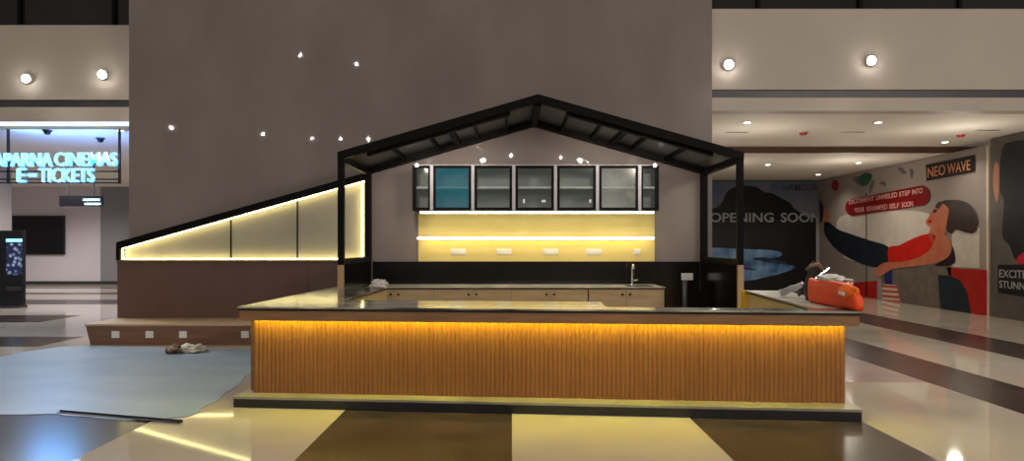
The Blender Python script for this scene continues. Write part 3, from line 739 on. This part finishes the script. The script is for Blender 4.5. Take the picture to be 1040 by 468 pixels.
for w_, xa, xb in (('OPENING',721,785.5),('SOON',793,833)):
    p, q = O(xa,225.6), O(xb,216)
    part('lettering', place_text(MB(), w_, p+Vector((0,-.012,0)), (1,0,0), (0,0,1), q.x-p.x, q.z-p.z, .006, bold=.014), ink('letters',150,150,150,(160,160,160)), oz)
mb = MB(); p, q = O(794,194), O(831,186.5); place_text(mb, 'veRMODA', p+Vector((0,-.012,0)), (1,0,0), (0,0,1), q.x-p.x, q.z-p.z, .006, bold=.01)
part('shop_name', mb, ink('shopname',62,62,70,(68,68,76)), oz)
mb = MB(); c_ = O(786,190)+Vector((0,-.012,0))
for k in range(3): mb.bar(c_+Vector((-.12,0,-.09+.09*k)), c_+Vector((.10,0,-.05+.06*k)), .006, .03)
part('shop_emblem', mb, ink('shopname',62,62,70,(68,68,76)), oz)

# ================================================================== RIGHT: NEOWAVE HOARDING (reclining woman in red top)
NX = 10.76
def Q(px, py, k=0): p = atX(max(px, 833.2), py, NX); p.x -= .004*k; return p
nz = thing('salon_hoarding', 'large pale hoarding picturing a reclining woman in a red top under a red slogan', 'hoarding', (NX,19.5,0))
part('board', MB().box(NX, 10.858, 15.62, 24.1, 0, 3.86), ink('pale',150,138,130,(136,125,118),.5), nz)
part('board_edge', MB().box(NX-.01, 10.858, 15.56, 15.62, 0, 3.86), ink('edge',196,180,158), nz)
dn = (-.003,0,0)
def pr(name, pts, m, k=1, sm=0, label=None):
    pp = [Q(x_, y_, k) for x_, y_ in pts]
    if sm: pp = smooth_poly(pp, sm)
    flat(name, [pp], m, nz, dn, label)
INKgrey = ink('sack',108,97,88,(92,83,76)); INKwhite = ink('cushion',196,188,176,(184,176,164)); INKred = ink('redbox',150,26,18,(165,32,22))
INKskin = ink('skin',186,112,84,(170,96,70)); INKhair = ink('hair',44,28,24,(56,36,30)); INKtop = ink('redtop',196,34,20,(176,28,18)); INKnavy = ink('navy',26,34,44,(32,40,52)); INKtrs = ink('trousers',24,28,36,(32,36,46))
pr('printed_glow', [(850,225),(872,216),(925,214),(950,222),(940,245),(900,262),(858,262)], ink('glow',196,186,176,(186,176,166)), 1, 4)
pr('printed_red_box', [(860,287.5),(891,285),(891,305),(862,300)], INKred, 1)
pr('printed_grey_block', [(894,273),(966,268.5),(967,316.5),(912,309),(898,306)], INKgrey, 2)
pr('printed_red_block', [(962,271.5),(975,272.5),(1003,274),(1003,322.8),(976,319)], INKred, 2)
pr('printed_headrest', [(967,234),(980,229),(993,229.5),(995,232),(995,272),(967,271)], INKwhite, 1)
pr('printed_navy_box', [(953,279),(966,280),(976,285),(983,297),(987,320.0),(956,315.5)], INKnavy, 3)
pr('printed_flag_canton', [(898,274),(906.5,273),(907,288.5),(899,288.5)], ink('flagblue',34,42,92), 3)
for k in range(4): pr('printed_flag_stripe', [(897-.3*k,289+5*k),(912+1.0*k,290.3+5*k),(913+1.0*k,293.0+5*k),(897-.3*k,291.6+5*k)], ink('flagred',168,70,56), 4)
pr('printed_flag', [(897,288.5),(911,289.5),(915,308),(896,305.5)], INKwhite, 3)
pr('printed_seam', [(879.6,196),(880.6,196),(880.6,302),(879.6,301.8)], ink('seam',70,62,58), 1)
# woman
pr('printed_far_arm', [(938,240),(950,236),(956,243),(948,250),(938,248)], INKskin, 3, 4)
pr('printed_trousers', [(838,226),(843,226),(852,233),(866,238),(884,244),(902,250),(908,262),(903,270),(888,271),(872,266),(858,259),(846,249),(838,237)], INKtrs, 4, 4)
pr('printed_foot', [(832,208),(836,207),(840,214),(843,223),(841,229),(836,224),(832,216)], INKskin, 4, 4)
pr('printed_shoe', [(828,204),(834,203),(837,211),(836,222),(832,226),(829,216)], INKtrs, 5, 4)
pr('printed_red_top', [(903,252),(914,249),(926,243),(938,238.5),(948,237.5),(954,243),(953,252),(946,262),(928,267),(906,269.5)], INKtop, 5, 4)
pr('printed_neck', [(944,239),(948,228),(955,222),(962,228),(960,240),(955,250),(948,246)], INKskin, 5, 4)
pr('printed_arm', [(952,241),(960,239),(967,247),(966,258),(957,265),(940,269),(924,271),(908,273),(899,278),(893,281),(890,277),(893,270),(902,266),(916,266),(932,262),(945,254)], INKskin, 6, 4)
pr('printed_side', [(955,266),(966,257),(968,250),(971,262),(968,268.5),(950,269.8)], ink('shadowcloth',40,24,22), 5, 3)
pr('printed_face', [(941,226),(945,219),(949,212),(953,206.5),(960,205),(967,211),(967,222),(961,230),(953,233),(946,231)], INKskin, 6, 4)
pr('printed_brow', [(951,209.5),(953.5,206),(956,204.5),(958,207),(954,212)], INKhair, 7, 3)
pr('printed_eye', [(948.5,215),(951,212.5),(953,213.5),(951,216)], INKhair, 7, 3)
pr('printed_lips', [(943,224.5),(946,223),(948,225),(945,226.6)], INKred, 7, 3)
pr('printed_hair', [(957,206),(960,203.5),(966,203),(974,203),(983,206),(989.5,212),(993.5,221),(993.5,231),(990,236.5),(982,236),(972,233),(967,237),(962.5,232),(963.5,222),(965,213),(961,208)], INKhair, 7, 4)
# slogan pill, balloons, logo plate
pill = []
ca, cb = Vector((867.5,210.5,0)), Vector((937,198.5,0)); ra, rb = 8.6, 10.2
for k in range(11): t = math.pi*(.5+k/10)+.1; pill.append((ca.x+ra*.92*math.cos(t), ca.y-ra*math.sin(t)))
for k in range(11): t = math.pi*(1.5+k/10)+.1; pill.append((cb.x+rb*.82*math.cos(t), cb.y-rb*math.sin(t)))
pr('slogan_banner', pill, ink('banner',122,18,22,(112,16,20)), 8, 0, 'dark red rounded slogan banner')
uy = Vector((0,-1,0)); upz = Vector((0,0,1))
def wall_word(txt, xa, ya, xb, yb, hpx, m, par):
    # word from px (xa,ya) baseline to (xb,yb), letter height hpx at its left end
    p = Q(xa, ya, 9); q = Q(xb, yb, 9); h = hpx*p.y/F
    part('lettering', place_text(MB(), txt, p, (q-p), Vector((0,0,1)), (q-p).length, h, .004, bold=.01), m, par)
SI = ink('slogan',206,156,150,(214,164,158))
for a_ in (('EXCITEMENT',863.5,207.6,889,203.6,4.6),('UNVEILED',891,203.3,912.5,200.0,4.8),('STEP',914.5,199.7,925.5,198.0,5.0),('INTO',927.5,197.7,938.5,196.0,5.3),
           ('YOUR',869,215.9,879,214.9,4.6),('REVAMPED',881.5,214.6,902.5,212.3,4.8),('SELF',904.5,212.0,914.5,210.9,5.0),('SOON',917,210.6,928.5,209.3,5.2)): wall_word(*a_, SI, nz)
pr('printed_balloon', [(846,184),(851,183.5),(852,190),(849,194),(845,190)], ink('balloonred',128,26,36), 2, 4)
pr('printed_balloon', [(872,181),(876,177),(882,175.5),(886,178),(884,184),(879,189),(874,187)], ink('balloongreen',32,92,66,(26,76,58)), 2, 4)
for q_ in ([(866,181),(872,179),(877,189),(870,186)], [(884,186),(888,183),(886,193),(883,196)], [(912,170),(917,171),(921,176),(916,176)], [(893,186),(898,184),(900,189)], [(924,172),(928,173),(926,182)]):
    pr('printed_streamer', q_, ink('streamer',96,88,92), 1, 3)
pr('logo_plate', [(941,167.2),(991,157.0),(991,174.2),(941.8,183.8)], ink('plate',26,18,18), 5, 0, 'black logo plate')
LI = ink('logo',196,134,92,(180,120,86))
for s_, xa, xb in (('NEO',943.5,961.5),('WAVE',963.5,987)):
    f = lambda x_: 180.6+(x_-943.5)*(172.6-180.6)/(987-943.5)
    wall_word(s_, xa, f(xa), xb, f(xb), 10.2, LI, nz)

# shop hoarding beyond, nearest to us on the right wall
fz = thing('fashion_hoarding', 'narrow grey hoarding with dark hanging clothes and a black notice at the right edge', 'hoarding', (NX,14,0))
part('board', MB().box(NX, 10.858, 12.7, 15.5, 0, 3.98), ink('greyboard',92,84,78,(82,76,72)), fz)
def fq(name, pts, m, k=1, sm=0, label=None):
    pp = [Q(x_, y_, k) for x_, y_ in pts]
    if sm: pp = smooth_poly(pp, sm)
    flat(name, [pp], m, fz, dn, label)
fq('printed_jacket', [(1018,152),(1027,144),(1045,142),(1060,142),(1060,268),(1034,266),(1026,250),(1018,238),(1020,205),(1015,190)], ink('jacket',22,22,24,(34,34,38)), 1, 3)
fq('printed_flower', [(1010,168),(1014,166),(1016,182),(1013,206),(1009,190)], ink('flower',160,110,86), 1, 3)
fq('printed_red_dress', [(1033,262),(1040,256),(1060,250),(1060,270),(1034,268)], ink('dress',170,28,46), 2)
fq('notice_plate', [(1014,268.5),(1075,270),(1075,306),(1014,297)], ink('notice',20,20,24), 3, 0, 'black notice plate')
wall_word('EXCITEMENT', 1016.5,281.5, 1070,284.5, 8.0, ink('noticeink',150,148,146), fz)
wall_word('STUNNING', 1016.5,292.0, 1058,296.5, 7.5, ink('noticeink',150,148,146), fz)
light('POINT', 'shop_lamp', (9.2,14.0,3.4), 4, (1,.9,.8), shadow_soft_size=.1)

# ================================================================== ATRIUM LAMPS (opposite galleries and high ceiling, behind the viewer)
for x, y, z, p in ((-16,-8,7.1,60),(-11.7,-8,6.8,75),(-9.4,-8,6.6,45),(-8.05,-8,6.57,45),(-6.76,-8,6.57,45),(-9.95,-8,10.5,60),(-7.3,-8,10.1,60),(-.05,-8,5.8,60),
                   (1.35,-8,6.5,70),(2.3,-8,5.7,60),(3.56,-8,5.55,80),(10.5,-8,6.5,330),(12.5,-6,6.8,330),(14,-3,6.8,260)):
    light('POINT', 'gallery_lamp', (x,y,z), p*2.4, (1,.90,.79), shadow_soft_size=.05)
for x, y, p in ((2,2,130),(8,4,170),(-4,3,80),(-9,5,80)):
    o = light('SPOT', 'atrium_ceiling_lamp', (x,y,11), p*3.4, (1,.92,.80), spot_size=2.0, spot_blend=.9, shadow_soft_size=.2)

# world: dim warm mall air
wd = bpy.data.worlds.new('mall'); S.world = wd; wd.use_nodes = True
bg = wd.node_tree.nodes['Background']; bg.inputs['Color'].default_value = (1,.90,.80,1); bg.inputs['Strength'].default_value = .15

# ================================================================== CAMERA
cam = bpy.data.cameras.new('camera'); co = bpy.data.objects.new('camera', cam); COL.objects.link(co)
co.location = (0,0,EYE); co.rotation_euler = (math.radians(90),0,0)
cam.sensor_width = 36; cam.sensor_fit = 'HORIZONTAL'; cam.lens = F/1040*36; cam.shift_y = (HY-234)/1040
S.camera = co
S.view_settings.view_transform = 'Standard'; S.view_settings.look = 'None'; S.view_settings.gamma = 1
S.view_settings.use_curve_mapping = False; S.view_settings.exposure = .35
